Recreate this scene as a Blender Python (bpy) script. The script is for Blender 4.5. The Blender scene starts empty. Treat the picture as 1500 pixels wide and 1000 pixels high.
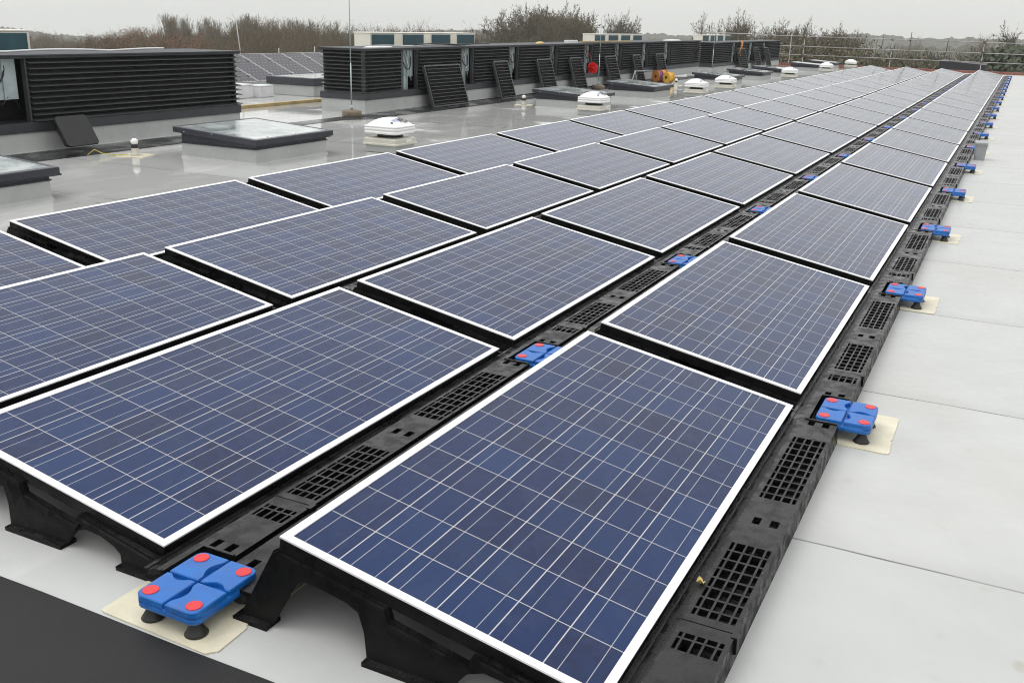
import bpy, math, random
from mathutils import Vector, Matrix, noise
R = math.radians
SC = bpy.context.scene
COL = SC.collection

# ------------------------------------------------------------------ camera
CAM = Vector((0.57352, -1.64909, 1.45302))
YAW, PIT, ROL, FPX = -0.4589, -0.3149, 0.0276, 1430.7      # focal length in px of a 1500 px wide picture
FW = Vector((math.sin(YAW)*math.cos(PIT), math.cos(YAW)*math.cos(PIT), math.sin(PIT)))
_r = Vector((math.cos(YAW), -math.sin(YAW), 0)); _u = _r.cross(FW)
RT = _r*math.cos(ROL) + _u*math.sin(ROL)
UP = -_r*math.sin(ROL) + _u*math.cos(ROL)
cd = bpy.data.cameras.new('camera'); cam = bpy.data.objects.new('camera', cd); COL.objects.link(cam)
cd.sensor_width = 36; cd.lens = FPX/1500*36; cd.clip_start = .05; cd.clip_end = 9000
m = Matrix((RT, UP, -FW)).transposed().to_4x4(); m.translation = CAM
cam.matrix_world = m
SC.camera = cam

# ------------------------------------------------------------------ sky, sun, exposure
SUN_EL, SUN_AZ = R(58), R(-115)                              # azimuth from +Y towards +X
w = bpy.data.worlds.new('World'); SC.world = w; w.use_nodes = True
nt = w.node_tree; nt.nodes.clear()
N = nt.nodes.new; L = nt.links.new
out = N('ShaderNodeOutputWorld'); bg1 = N('ShaderNodeBackground'); bg2 = N('ShaderNodeBackground'); add = N('ShaderNodeAddShader')
sky = N('ShaderNodeTexSky'); sky.sky_type = 'NISHITA'; sky.sun_disc = False
sky.sun_elevation = SUN_EL; sky.sun_rotation = SUN_AZ
hs = N('ShaderNodeHueSaturation'); hs.inputs['Saturation'].default_value = .15
L(sky.outputs[0], hs.inputs['Color']); L(hs.outputs[0], bg1.inputs[0]); bg1.inputs[1].default_value = .05
tc = N('ShaderNodeTexCoord'); sp = N('ShaderNodeSeparateXYZ'); L(tc.outputs['Generated'], sp.inputs[0])
ab = N('ShaderNodeMath'); ab.operation = 'ABSOLUTE'; L(sp.outputs[2], ab.inputs[0])
mp = N('ShaderNodeMapping'); mp.inputs['Scale'].default_value = (1.2, 1.2, 4); L(tc.outputs['Generated'], mp.inputs[0])
nz = N('ShaderNodeTexNoise'); nz.inputs['Scale'].default_value = 2.2; nz.inputs['Detail'].default_value = 3; L(mp.outputs[0], nz.inputs[0])
mx = N('ShaderNodeMix'); mx.data_type = 'RGBA'; L(ab.outputs[0], mx.inputs[0])
mx.inputs[6].default_value = (.655, .65, .615, 1); mx.inputs[7].default_value = (1.55, 1.56, 1.58, 1)   # an overcast sky is brightest overhead
cl = N('ShaderNodeMapRange'); cl.inputs[1].default_value = .3; cl.inputs[2].default_value = .7; cl.inputs[3].default_value = .94; cl.inputs[4].default_value = 1.06
L(nz.outputs[0], cl.inputs[0])
L(mx.outputs[2], bg2.inputs[0]); L(cl.outputs[0], bg2.inputs[1])
L(bg1.outputs[0], add.inputs[0]); L(bg2.outputs[0], add.inputs[1]); L(add.outputs[0], out.inputs[0])
sd = bpy.data.lights.new('sun', 'SUN'); sun = bpy.data.objects.new('sun', sd); COL.objects.link(sun)
sd.energy = .7; sd.angle = R(30); sd.color = (1, .97, .93)
sdir = Vector((math.sin(SUN_AZ)*math.cos(SUN_EL), math.cos(SUN_AZ)*math.cos(SUN_EL), math.sin(SUN_EL)))
sun.rotation_euler = sdir.to_track_quat('Z', 'Y').to_euler()
SC.view_settings.view_transform = 'Standard'; SC.view_settings.look = 'None'
SC.view_settings.exposure = 0; SC.view_settings.gamma = 1
SC.cycles.use_denoising = True; SC.cycles.denoiser = 'OPENIMAGEDENOISE'; SC.cycles.denoising_prefilter = 'ACCURATE'
SC.cycles.pixel_filter_type = 'BLACKMAN_HARRIS'; SC.cycles.filter_width = 1.05
SC.cycles.volume_bounces = 1; SC.cycles.max_bounces = 8; SC.cycles.transparent_max_bounces = 8
SC.cycles.sample_clamp_indirect = 6

# ------------------------------------------------------------------ picture geometry helpers
def ray(x, y): return FW + RT*((x-750)/FPX) - UP*((y-500)/FPX)
def on_x(x, y, X): d = ray(x, y); return CAM + d*((X-CAM.x)/d.x)
_e1, _e2 = ray(0, 67), ray(1500, 64)                         # the true level of the land: the roof falls a little against it
EN = _e1.cross(_e2).normalized()
if EN.z < 0: EN = -EN
EYE_H = 9.5
def earth(x, y): return CAM.z - (EN.x*(x-CAM.x) + EN.y*(y-CAM.y))/EN.z - EYE_H
def far(px, d):                                              # ground point d metres away under picture column px
    v = ray(px, 60); v.z = 0; v.normalize(); p = CAM + v*d
    return Vector((p.x, p.y, earth(p.x, p.y)))
def far_top(px, py, d):
    v = ray(px, py); h = math.hypot(v.x, v.y); return (CAM + v*(d/h)).z

# ------------------------------------------------------------------ materials
class NT:
    def __init__(s, name):
        s.m = bpy.data.materials.new(name); s.m.use_nodes = True; s.t = s.m.node_tree
        s.b = s.t.nodes['Principled BSDF']
    def n(s, kind, **kw):
        o = s.t.nodes.new('ShaderNode'+kind)
        for k, v in kw.items(): setattr(o, k, v)
        return o
    def link(s, a, b): s.t.links.new(a, b)
    def put(s, v, sock):
        if isinstance(v, bpy.types.NodeSocket): s.link(v, sock)
        else: sock.default_value = v
    def math(s, op, a, b=0., c=None):
        o = s.n('Math', operation=op); s.put(a, o.inputs[0]); s.put(b, o.inputs[1])
        if c is not None: s.put(c, o.inputs[2])
        return o.outputs[0]
    def mix(s, f, a, b):
        o = s.n('Mix', data_type='RGBA'); s.put(f, o.inputs[0])
        for v, i in ((a, 6), (b, 7)): s.put(v if isinstance(v, bpy.types.NodeSocket) else (*v, 1)[:4], o.inputs[i])
        return o.outputs[2]
    def noise(s, vec, scale, detail=4, rough=.55, dist=0.):
        o = s.n('TexNoise'); s.link(vec, o.inputs['Vector'])
        o.inputs['Scale'].default_value = scale; o.inputs['Detail'].default_value = detail
        o.inputs['Roughness'].default_value = rough; o.inputs['Distortion'].default_value = dist
        return o.outputs[0]
    def rng(s, v, a, b, c, d):
        o = s.n('MapRange'); s.put(v, o.inputs[0])
        for i, k in enumerate((a, b, c, d)): s.put(k, o.inputs[i+1])
        return o.outputs[0]
    def obj(s): return s.n('TexCoord').outputs['Object']
    def geo(s): return s.n('NewGeometry').outputs['Position']
    def bump(s, h, st=.3, dist=.01):
        o = s.n('Bump'); s.link(h, o.inputs['Height']); s.put(st, o.inputs['Strength']); o.inputs['Distance'].default_value = dist
        s.link(o.outputs[0], s.b.inputs['Normal'])
    def set(s, col=None, rough=None, metal=None, **kw):
        if col is not None: s.put(col if isinstance(col, bpy.types.NodeSocket) else (*col, 1)[:4], s.b.inputs['Base Color'])
        if rough is not None: s.put(rough, s.b.inputs['Roughness'])
        if metal is not None: s.put(metal, s.b.inputs['Metallic'])
        for k, v in kw.items(): s.put(v, s.b.inputs[k.replace('_', ' ')])
        return s.m

def plain(name, col, rough=.5, metal=0., var=.18, scale=9., bump=0., bscale=60., **kw):
    t = NT(name); p = t.obj(); rnd = t.n('ObjectInfo').outputs['Random']
    v = t.n('VectorMath', operation='ADD'); t.link(p, v.inputs[0]); t.link(t.math('MULTIPLY', rnd, 37.), v.inputs[1])
    f = t.noise(v.outputs[0], scale, 5)
    fine = t.noise(v.outputs[0], scale*11, 4, .7); f = t.math('ADD', t.math('MULTIPLY', f, .7), t.math('MULTIPLY', fine, .3)); lo = tuple(c*(1-var) for c in col); hi = tuple(min(1, c*(1+var)) for c in col)
    t.set(t.mix(t.rng(f, .3, .7, 0, 1), lo, hi), t.rng(f, .3, .7, max(.02, rough-.08), min(1, rough+.08)), metal, **kw)
    if bump: t.bump(t.noise(v.outputs[0], bscale, 3), bump, .004)
    return t.m

def mat_roof():
    t = NT('wet_roof_membrane'); p = t.obj(); s = t.n('SeparateXYZ'); t.link(p, s.inputs[0]); x, y = s.outputs[0], s.outputs[1]
    n1 = t.noise(p, .55, 5); n2 = t.noise(p, 3.2, 6, .6); n3 = t.noise(p, 26, 4, .6); n5 = t.noise(p, 1.1, 3)
    # sheet laps every 1.44 m across the roof
    yy = t.math('ADD', y, t.math('MULTIPLY', t.math('SUBTRACT', t.noise(p, 1.3, 2), .5), .03))
    ph = t.math('FRACT', t.math('DIVIDE', t.math('ADD', yy, 20*1.44-1.09), 1.44))
    dl = t.math('MULTIPLY', t.math('MINIMUM', ph, t.math('SUBTRACT', 1., ph)), 1.44)
    seam = t.rng(dl, .002, .006, 1, 0)
    lap = t.rng(t.math('MULTIPLY', ph, 1.44), 0., .12, 1, 0)
    xs = t.math('ABSOLUTE', t.math('ADD', x, 5.35)); seam2 = t.rng(xs, .003, .008, 1, 0)
    sheet = t.n('TexWhiteNoise', noise_dimensions='1D'); t.link(t.math('FLOOR', t.math('DIVIDE', t.math('ADD', yy, 20*1.44-1.09), 1.44)), sheet.inputs['W'])
    mpn = t.n('Mapping'); t.link(p, mpn.inputs[0]); mpn.inputs['Scale'].default_value = (1.6, .5, 1); n6 = t.noise(mpn.outputs[0], 1.4, 5, .6)
    wet = t.rng(x, -.4, -5.2, 0, 1)
    c = t.mix(t.rng(n2, .3, .72, 0, 1), (.43, .435, .42), (.49, .495, .48))
    c = t.mix(t.math('MULTIPLY', sheet.outputs[0], .45), c, (.39, .40, .39)); c = t.mix(t.math('MULTIPLY', wet, .55), c, (.62, .625, .605))  # paler to the left: wet sheen lifted through the base colour
    c = t.mix(t.rng(n1, .50, .70, 0, .5), c, (.385, .375, .34))
    spots = t.rng(t.noise(p, 9, 2, .4), .66, .76, 0, .7)
    c = t.mix(t.math('MULTIPLY', spots, t.rng(n5, .45, .6, 0, 1)), c, (.30, .285, .215))
    c = t.mix(t.math('MULTIPLY', seam, t.rng(n2, .35, .6, .55, 1)), c, (.07, .07, .06))
    c = t.mix(t.math('MULTIPLY', seam2, .5), c, (.12, .12, .11))
    c = t.mix(t.math('MULTIPLY', lap, .2), c, (.28, .28, .27))
    grit = t.rng(t.noise(p, 75, 3, .6), .70, .76, 0, .6); c = t.mix(t.math('MULTIPLY', grit, t.rng(n1, .4, .6, .2, 1)), c, (.20, .19, .16))
    # standing water on the left of the array, merely damp on the right
    pud = t.math('MULTIPLY', t.rng(t.math('ADD', t.noise(p, .8, 4), t.math('MULTIPLY', wet, .26)), .52, .66, 0, 1), t.math('ADD', t.math('MULTIPLY', wet, .85), .1))
    c = t.mix(t.math('MULTIPLY', t.rng(n6, .52, .62, 0, .75), wet), c, (.68, .68, .66))  # pale streaks: sky reflection painted into the colour
    c = t.mix(t.math('MULTIPLY', pud, .30), c, (.25, .25, .24))
    rough = t.rng(pud, 0, 1, t.rng(n3, .3, .7, .34, .52), .045)
    t.set(c, rough, 0, IOR=1.42)
    h = t.math('ADD', t.math('MULTIPLY', n3, t.rng(pud, 0, 1, .35, .01)), t.math('MULTIPLY', t.noise(p, 2.4, 2), .45))
    h = t.math('ADD', h, t.math('MULTIPLY', lap, .5))
    t.bump(h, .22, .012)
    return t.m

def mat_dark_membrane(name, wet):
    t = NT(name); p = t.obj(); n1 = t.noise(p, 1.6, 4); n2 = t.noise(p, 140, 2)
    c = t.mix(t.rng(n1, .3, .7, 0, 1), (.012, .012, .0125), (.024, .024, .025))
    pud = t.rng(n1, .42, .6, 0, 1) if wet else 0.
    t.set(c, t.rng(pud, 0, 1, .5, .07) if wet else t.rng(n1, .3, .7, .5, .68), 0, Specular_IOR_Level=.5 if wet else .22)
    t.bump(t.math('MULTIPLY', n2, t.rng(pud, 0, 1, 1, .1) if wet else 1.), .35, .002)
    return t.m

def mat_cells():
    t = NT('poly_solar_cells'); uv = t.n('UVMap').outputs[0]; s = t.n('SeparateXYZ'); t.link(uv, s.inputs[0]); u, v = s.outputs[0], s.outputs[1]
    fu, fv = t.math('FRACT', u), t.math('FRACT', v)
    du = t.math('MINIMUM', fu, t.math('SUBTRACT', 1., fu)); dv = t.math('MINIMUM', fv, t.math('SUBTRACT', 1., fv))
    gap = t.math('MAXIMUM', t.math('LESS_THAN', du, .0115), t.math('LESS_THAN', dv, .0086))
    bus = t.math('LESS_THAN', t.math('ABSOLUTE', t.math('SUBTRACT', t.math('ABSOLUTE', t.math('SUBTRACT', fu, .5)), .25)), .0070)
    rnd = t.n('ObjectInfo').outputs['Random']
    fl = t.n('VectorMath', operation='FLOOR'); t.link(uv, fl.inputs[0])
    wn = t.n('TexWhiteNoise', noise_dimensions='4D'); t.link(fl.outputs[0], wn.inputs['Vector']); t.link(t.math('MULTIPLY', rnd, 91.), wn.inputs['W'])
    sc = t.n('SeparateColor'); t.link(wn.outputs['Color'], sc.inputs[0])
    off = t.n('VectorMath', operation='ADD'); t.link(uv, off.inputs[0]); t.link(t.math('MULTIPLY', rnd, 50.), off.inputs[1])
    vo = t.n('TexVoronoi', feature='F1'); t.link(off.outputs[0], vo.inputs['Vector']); vo.inputs['Scale'].default_value = 7.
    vs = t.n('SeparateColor'); t.link(vo.outputs['Color'], vs.inputs[0])
    c = t.mix(t.rng(sc.outputs[0], 0, 1, 0, 1), (.0012, .0100, .058), (.0045, .024, .092))
    c = t.mix(t.rng(sc.outputs[1], .5, 1, 0, .75), c, (.008, .011, .038))
    c = t.mix(t.math('MULTIPLY', vs.outputs[0], .30), c, (.008, .032, .118))
    c = t.mix(t.rng(rnd, 0, 1, 0, .3), c, (.007, .015, .046))
    c = t.mix(bus, c, (.33, .34, .36)); c = t.mix(gap, c, (.42, .42, .42))
    dust = t.noise(off.outputs[0], 1.7, 6, .7); c = t.mix(t.rng(dust, .5, .8, .0, .035), c, (.36, .36, .34))
    big = t.noise(off.outputs[0], .35, 3)
    t.set(c, t.rng(big, .35, .65, .06, .14), 0, IOR=1.31)
    return t.m

def mat_wood_canopy(name, c0, c1, c2, sc=.22):
    t = NT(name); p = t.obj(); n1 = t.noise(p, sc, 6, .7); n2 = t.noise(p, sc*.13, 3)
    c = t.mix(t.rng(n1, .35, .65, 0, 1), c0, c1); c = t.mix(t.rng(n2, .45, .62, 0, .8), c, c2)
    t.set(c, .95, 0, Specular_IOR_Level=.1); t.bump(n1, .8, 1.2); return t.m

def mat_glass_top():
    t = NT('wet_skylight_glass'); p = t.obj(); n = t.noise(p, 3.5, 6, .65, .6)
    c = t.mix(t.rng(n, .35, .65, 0, 1), (.22, .26, .255), (.50, .54, .53))  # pale tone paints the sky's reflection into the glass colour
    t.set(c, t.rng(n, .4, .6, .03, .14), 0, IOR=1.5); t.bump(t.noise(p, 90, 2), .06, .002); return t.m

def mat_tray():
    t = NT('black_recycled_plastic'); p = t.geo(); n1 = t.noise(p, 5, 4); n2 = t.noise(p, 210, 2, .5); n3 = t.noise(p, 22, 3)
    c = t.mix(t.rng(n1, .3, .7, 0, 1), (.004, .0042, .004), (.0095, .0098, .0095))
    up = t.n('SeparateXYZ'); t.link(t.n('NewGeometry').outputs['Normal'], up.inputs[0]); top = t.rng(up.outputs[2], .6, .9, 0, 1)
    drop = t.math('MULTIPLY', t.rng(n2, .56, .66, 0, 1), top)
    t.set(c, t.rng(drop, 0, 1, t.rng(n3, .35, .65, .17, .55), .08), 0, Specular_IOR_Level=t.rng(top, 0, 1, .10, .34))
    t.bump(t.math('MULTIPLY', drop, t.rng(n3, .45, .6, 0, 1)), .5, .003); return t.m

def mat_blue():
    t = NT('scuffed_blue_plastic'); p = t.geo(); n1 = t.noise(p, 30, 5, .6); n2 = t.noise(p, 190, 6, .75); n3 = t.noise(p, 13, 3)
    c = t.mix(t.rng(n1, .3, .7, 0, 1), (.003, .090, .35), (.005, .135, .47))
    c = t.mix(t.rng(n2, .62, .72, 0, .45), c, (.10, .26, .55)); c = t.mix(t.rng(n3, .52, .75, 0, .22), c, (.10, .11, .10))
    t.set(c, t.rng(n1, .3, .7, .28, .5), 0); t.bump(n2, .22, .002); return t.m

def mat_brick():
    t = NT('red_brick'); p = t.obj(); b = t.n('TexBrick'); t.link(p, b.inputs[0]); b.inputs['Scale'].default_value = 4
    for i, c in ((1, (.26, .09, .06)), (2, (.20, .065, .045)), (3, (.3, .27, .24))): b.inputs[i].default_value = (*c, 1)
    t.set(b.outputs[0], .8); return t.m

M = dict(
    roof=mat_roof(), strip=mat_dark_membrane('dark_walkway_membrane', False), gutter=mat_dark_membrane('wet_dark_gutter', True),
    cells=mat_cells(), frame=plain('white_anodised_frame', (.80, .80, .81), .38, .15, .04, 3),
    tray=mat_tray(), blue=mat_blue(), red=plain('red_plastic', (.62, .016, .022), .35, 0, .1, 14),
    pad=plain('cream_pad', (.60, .56, .425), .45, 0, .16, 9, .3, 40), rubber=plain('black_rubber', (.015, .015, .015), .6),
    louvre=plain('charcoal_louvre', (.058, .062, .063), .40, 0, .3, 3), flash=plain('anthracite_metal', (.042, .045, .052), .38, .2, .2, 4),
    cap=plain('weathered_cap', (.05, .053, .06), .55, .2, .3, 2.5, Specular_IOR_Level=.3), kerb=plain('pale_kerb_membrane', (.43, .44, .43), .42, 0, .14, 2.2, .2, 12),
    dark=plain('interior_shade_black', (.008, .008, .008), .8), galv=plain('galvanised_steel', (.40, .46, .47), .42, .45, .22, 7),  # near-black stands in for shade inside and behind the louvres
    glass=mat_glass_top(), skyframe=plain('slate_grey_metal', (.040, .041, .052), .36, .2, .2, 5),
    white=plain('white_gloss_plastic', (.80, .80, .78), .28, 0, .04, 4), cream=plain('cream_plastic', (.56, .54, .47), .4, 0, .1, 5),
    condenser=plain('cream_painted_steel', (.68, .66, .58), .45, 0, .1, 3), grille=plain('teal_grille', (.026, .075, .095), .5, .2, .3, 5),
    steel=plain('scaffold_tube', (.38, .37, .36), .45, .4, .3, 9), rust=plain('rusty_tube', (.10, .085, .075), .6, .3, .4, 9),
    block=plain('brown_concrete', (.19, .155, .115), .85, 0, .3, 18, .5, 60), timber=plain('wet_timber', (.40, .30, .13), .6, 0, .35, 6),
    cable=plain('black_cable', (.012, .012, .013), .45), wcable=plain('white_cable', (.62, .62, .60), .45), ycable=plain('yellow_cable', (.50, .42, .05), .45),
    ink=plain('black_ink', (.03, .03, .045), .5), inkblue=plain('pale_blue_ink', (.36, .42, .62), .5),
    orange=plain('orange_reel', (.60, .22, .025), .45, 0, .25, 14), purple=plain('purple_reel', (.17, .05, .20), .45, 0, .25, 14), yellow=plain('yellow_reel', (.70, .40, .05), .45, 0, .25, 14),
    redtape=plain('red_tape', (.70, .008, .008), .4), rag=plain('orange_cloth', (.60, .24, .05), .8), greybox=plain('grey_plastic_box', (.30, .31, .32), .45, 0, .12, 6),
    brick=mat_brick(), sheet=plain('white_plastic_sheet', (.66, .66, .67), .35, 0, .1, 8),
    bark=plain('grey_brown_bark', (.095, .082, .064), .9, 0, .3, 3), twig=plain('brown_twigs', (.115, .088, .048), .9, 0, .3, .3),
    paletwig=plain('pale_poplar_twigs', (.19, .165, .12), .9, 0, .25, .3), rustleaf=plain('rust_leaves', (.17, .072, .036), .8, 0, .4, .4),
    olive=plain('olive_twigs', (.085, .085, .05), .9, 0, .35, .3), seed=plain('dark_seed_clusters', (.03, .022, .018), .9, 0, .3, 2),
    hedge=plain('dark_green_foliage', (.040, .052, .022), .7, 0, .4, .8), shrub=plain('brown_shrub_leaves', (.14, .095, .055), .85, 0, .4, .6),
    field=mat_wood_canopy('rough_grass', (.075, .085, .045), (.11, .115, .06), (.13, .12, .085), .05),
    hill=mat_wood_canopy('winter_woodland', (.05, .046, .036), (.095, .082, .062), (.07, .075, .045), .12),
    wood=mat_wood_canopy('brown_woodland', (.06, .05, .034), (.12, .10, .068), (.10, .062, .036), .3),
    shed=plain('dark_shed', (.03, .03, .035), .6), leaf=plain('yellow_leaf', (.55, .42, .14), .6),
)

# ------------------------------------------------------------------ mesh builder and scene tree
class MB:
    def __init__(s): s.v = []; s.f = []; s.sm = []
    def quad(s, *p, smooth=False):
        i = len(s.v); s.v += [tuple(q) for q in p]; s.f.append(tuple(range(i, i+len(p)))); s.sm.append(smooth)
    def box(s, x0, x1, y0, y1, z0, z1):
        i = len(s.v)
        s.v += [(x, y, z) for z in (z0, z1) for y in (y0, y1) for x in (x0, x1)]
        for f in ((0, 2, 3, 1), (4, 5, 7, 6), (0, 1, 5, 4), (2, 6, 7, 3), (0, 4, 6, 2), (1, 3, 7, 5)):
            s.f.append(tuple(i+k for k in f)); s.sm.append(False)
        return s
    def rings(s, rings, cap0=True, cap1=True, smooth=True, closed=True):
        i = len(s.v); n = len(rings[0])
        for r in rings: s.v += [tuple(p) for p in r]
        for a in range(len(rings)-1):
            for b in range(n if closed else n-1):
                c = (b+1) % n
                s.f.append((i+a*n+b, i+a*n+c, i+(a+1)*n+c, i+(a+1)*n+b)); s.sm.append(smooth)
        if cap0: s.f.append(tuple(i+k for k in reversed(range(n)))); s.sm.append(False)
        if cap1: s.f.append(tuple(i+(len(rings)-1)*n+k for k in range(n))); s.sm.append(False)
        return s
    def lathe(s, cx, cy, prof, n=24):
        return s.rings([[(cx+r*math.cos(2*math.pi*k/n), cy+r*math.sin(2*math.pi*k/n), z) for k in range(n)] for r, z in prof])
    def tube(s, pts, r, n=6, r1=None):
        pts = [Vector(p) for p in pts]; rr = []
        for i, p in enumerate(pts):
            t = (pts[min(i+1, len(pts)-1)] - pts[max(i-1, 0)]).normalized()
            a = t.cross(Vector((0, 0, 1)) if abs(t.z) < .9 else Vector((1, 0, 0))).normalized(); b = t.cross(a)
            q = r if r1 is None else r + (r1-r)*i/(len(pts)-1)
            rr.append([p + a*q*math.cos(2*math.pi*k/n) + b*q*math.sin(2*math.pi*k/n) for k in range(n)])
        return s.rings(rr)
    def prism(s, pts, f0, f1, smooth=False):                 # polygon pts mapped by f0 (front) and f1 (back)
        a = [f0(*p) for p in pts]; b = [f1(*p) for p in pts]; i = len(s.v); n = len(pts)
        s.v += [tuple(q) for q in a+b]
        s.f.append(tuple(range(i, i+n))); s.f.append(tuple(reversed(range(i+n, i+2*n)))); s.sm += [False, False]
        for k in range(n): s.f.append((i+k, i+n+k, i+n+(k+1) % n, i+(k+1) % n)); s.sm.append(smooth)
        return s
    def mesh(s, name, mat):
        me = bpy.data.meshes.new(name); me.from_pydata(s.v, [], s.f); me.polygons.foreach_set('use_smooth', s.sm)
        me.materials.append(mat if not isinstance(mat, str) else M[mat]); me.update(); return me
    def build(s, name, mat, parent=None, bevel=0., loc=None, fix=True):
        me = s.mesh(name, mat); o = bpy.data.objects.new(name, me); COL.objects.link(o)
        if fix:
            import bmesh
            b = bmesh.new(); b.from_mesh(me); bmesh.ops.recalc_face_normals(b, faces=b.faces); b.to_mesh(me); b.free()
        if parent: o.parent = parent
        if loc: o.location = loc
        if bevel:
            md = o.modifiers.new('bevel', 'BEVEL'); md.width = bevel; md.segments = 2; md.limit_method = 'ANGLE'; md.angle_limit = R(40)
        return o

def tag(o, label=None, cat=None, group=None, kind=None):
    for k, v in (('label', label), ('category', cat), ('group', group), ('kind', kind)):
        if v: o[k] = v
    return o
def empty(name, loc=(0, 0, 0), rz=0.):
    o = bpy.data.objects.new(name, None); COL.objects.link(o); o.location = loc; o.rotation_euler = (0, 0, rz); o.empty_display_size = .1; return o
KIDS = {}
def copy_tree(o, parent=None):
    c = o.copy(); COL.objects.link(c)
    if parent: c.parent = parent
    for ch in list(o.children): copy_tree(ch, c)
    return c
ORD = 'first second third fourth fifth sixth seventh eighth ninth tenth eleventh twelfth thirteenth fourteenth fifteenth sixteenth seventeenth eighteenth nineteenth twentieth'.split()
def rrect(hx, hy, r, n=5):
    p = []
    for cx, cy, a0 in ((hx-r, hy-r, 0), (-hx+r, hy-r, 90), (-hx+r, -hy+r, 180), (hx-r, -hy+r, 270)):
        for k in range(n+1):
            a = R(a0 + 90*k/n); p.append((cx + r*math.cos(a), cy + r*math.sin(a)))
    return p

# ------------------------------------------------------------------ the setting: roof, strips, land, hills
ROOF_Y1 = 43.2
b = MB(); b.box(-16.2, 16, -9, ROOF_Y1, -.6, 0); tag(b.build('roof', 'roof'), kind='structure')
b = MB()
edge = [(x*.25-8, -.195 + .006*noise.noise((x*.7, 0, 3))) for x in range(0, 65)]
b.prism([(-8, -6)] + [(8, -6)] + list(reversed(edge)), lambda x, y: (x, y, .004), lambda x, y: (x, y, .001))
tag(b.build('walkway', 'strip'), kind='structure')
b = MB()
edge = [(-8.12 - .01*max(0, y-8) + .035*noise.noise((y*.8, 5, 3)) - (.25 if 8.9 < y < 11 else 0), y) for y in [1+.4*k for k in range(80)]]
b.prism([(-8.72, 1), *edge, (-8.72, edge[-1][1])], lambda x, y: (x, y, .004), lambda x, y: (x, y, .001))
tag(b.build('gutter', 'gutter'), kind='structure')
b = MB(); b.box(-16.2, 16, ROOF_Y1, ROOF_Y1+.25, -.6, .10); o = b.build('parapet_wall', 'brick')
tag(o, 'low red brick parapet along the far edge of the roof', 'wall')

b = MB(); GS = 2600; ng = 40                                 # the land, one sheet to the horizon
for i in range(ng+1):
    for j in range(ng+1):
        x = CAM.x - GS + 2*GS*i/ng; y = CAM.y - GS + 2*GS*j/ng
        b.v.append((x, y, earth(x, y)))
for i in range(ng):
    for j in range(ng):
        b.f.append((i*(ng+1)+j, (i+1)*(ng+1)+j, (i+1)*(ng+1)+j+1, i*(ng+1)+j+1)); b.sm.append(True)
tag(b.build('ground', 'field'), kind='structure')

def ridge(name, pts, d, depth, mat, amp, cell, seed, step=3.2):
    """a wooded ridge: crest follows the skyline, slopes run down before and behind it, crowns bump its surface"""
    b = MB(); pxs = []; x = pts[0][0]
    while x <= pts[-1][0]: pxs.append(x); x += step
    prof = [(-depth, 0.), (-depth*.7, .3), (-depth*.45, .6), (-depth*.3, .78), (-depth*.2, .88), (-depth*.12, .95), (-depth*.06, .985), (0, 1.), (depth*.08, .98), (depth*.3, .75), (depth*.7, 0.)]
    fine = []
    for (a, ha), (c, hc) in zip(prof, prof[1:]):
        k = max(1, int(abs(c-a)/(cell*.8)));
        if a >= 0: k = max(1, k//3)
        fine += [(a+(c-a)*q/k, ha+(hc-ha)*q/k) for q in range(k)]
    fine.append(prof[-1]); n = len(fine)
    for px in pxs:
        for (xa, ya), (xb, yb) in zip(pts, pts[1:]):
            if xa <= px <= xb: py = ya + (yb-ya)*(px-xa)/(xb-xa)
        zt = far_top(px, py, d)
        for dd, hh in fine:
            p = far(px, d+dd); z = p.z - 2 + (zt - far(px, d).z)*hh
            q = Vector((p.x/cell, p.y/cell, seed))
            bump = 1 - min(1, noise.voronoi(q)[0][0]*1.25)
            z += amp*(bump*1.1 + .7*noise.noise(q*.4) + .5*noise.noise(q*2.1) - .5) * min(1, hh*3)
            b.v.append((p.x, p.y, z))
    for i in range(len(pxs)-1):
        for j in range(n-1):
            b.f.append((i*n+j, (i+1)*n+j, (i+1)*n+j+1, i*n+j+1)); b.sm.append(True)
    return tag(b.build(name, mat), kind='structure')
ridge('hills', [(-500, 30), (0, 36), (60, 44), (100, 50), (180, 54), (400, 52), (600, 44), (690, 42), (740, 45), (880, 49), (950, 48), (1030, 52), (1100, 52), (1180, 52), (1240, 48), (1310, 50), (1360, 55), (1420, 54), (1500, 55), (1600, 52), (2000, 50)], 900, 300, 'hill', 3.0, 5.5, 1.3, 2.8)
ridge('wooded_hills', [(-300, 44), (60, 52), (130, 56), (200, 54), (300, 48), (470, 48), (560, 50), (700, 54), (800, 60), (900, 64)], 300, 90, 'wood', 1.8, 3.2, 4.7, 2.6)
ridge('near_hills', [(980, 70), (1060, 64), (1180, 64), (1260, 66), (1340, 63), (1400, 65), (1480, 64), (1600, 60), (1900, 58)], 480, 120, 'hill', 2.6, 5., 9.1, 3.)

# ------------------------------------------------------------------ solar array
PX, LX, LY, TILT, GAP, ZL = 1.280, .8729, 1.956, .1819, .1472, .092
PITCH = LY + GAP; DY = (0., .024, .0466, .072); NPAN = 19
ct, st = math.cos(TILT), math.sin(TILT)
def T(u, y, h): return (-u*ct + h*st, y, ZL + u*st + h*ct)   # u up the slope from the low edge

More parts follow.
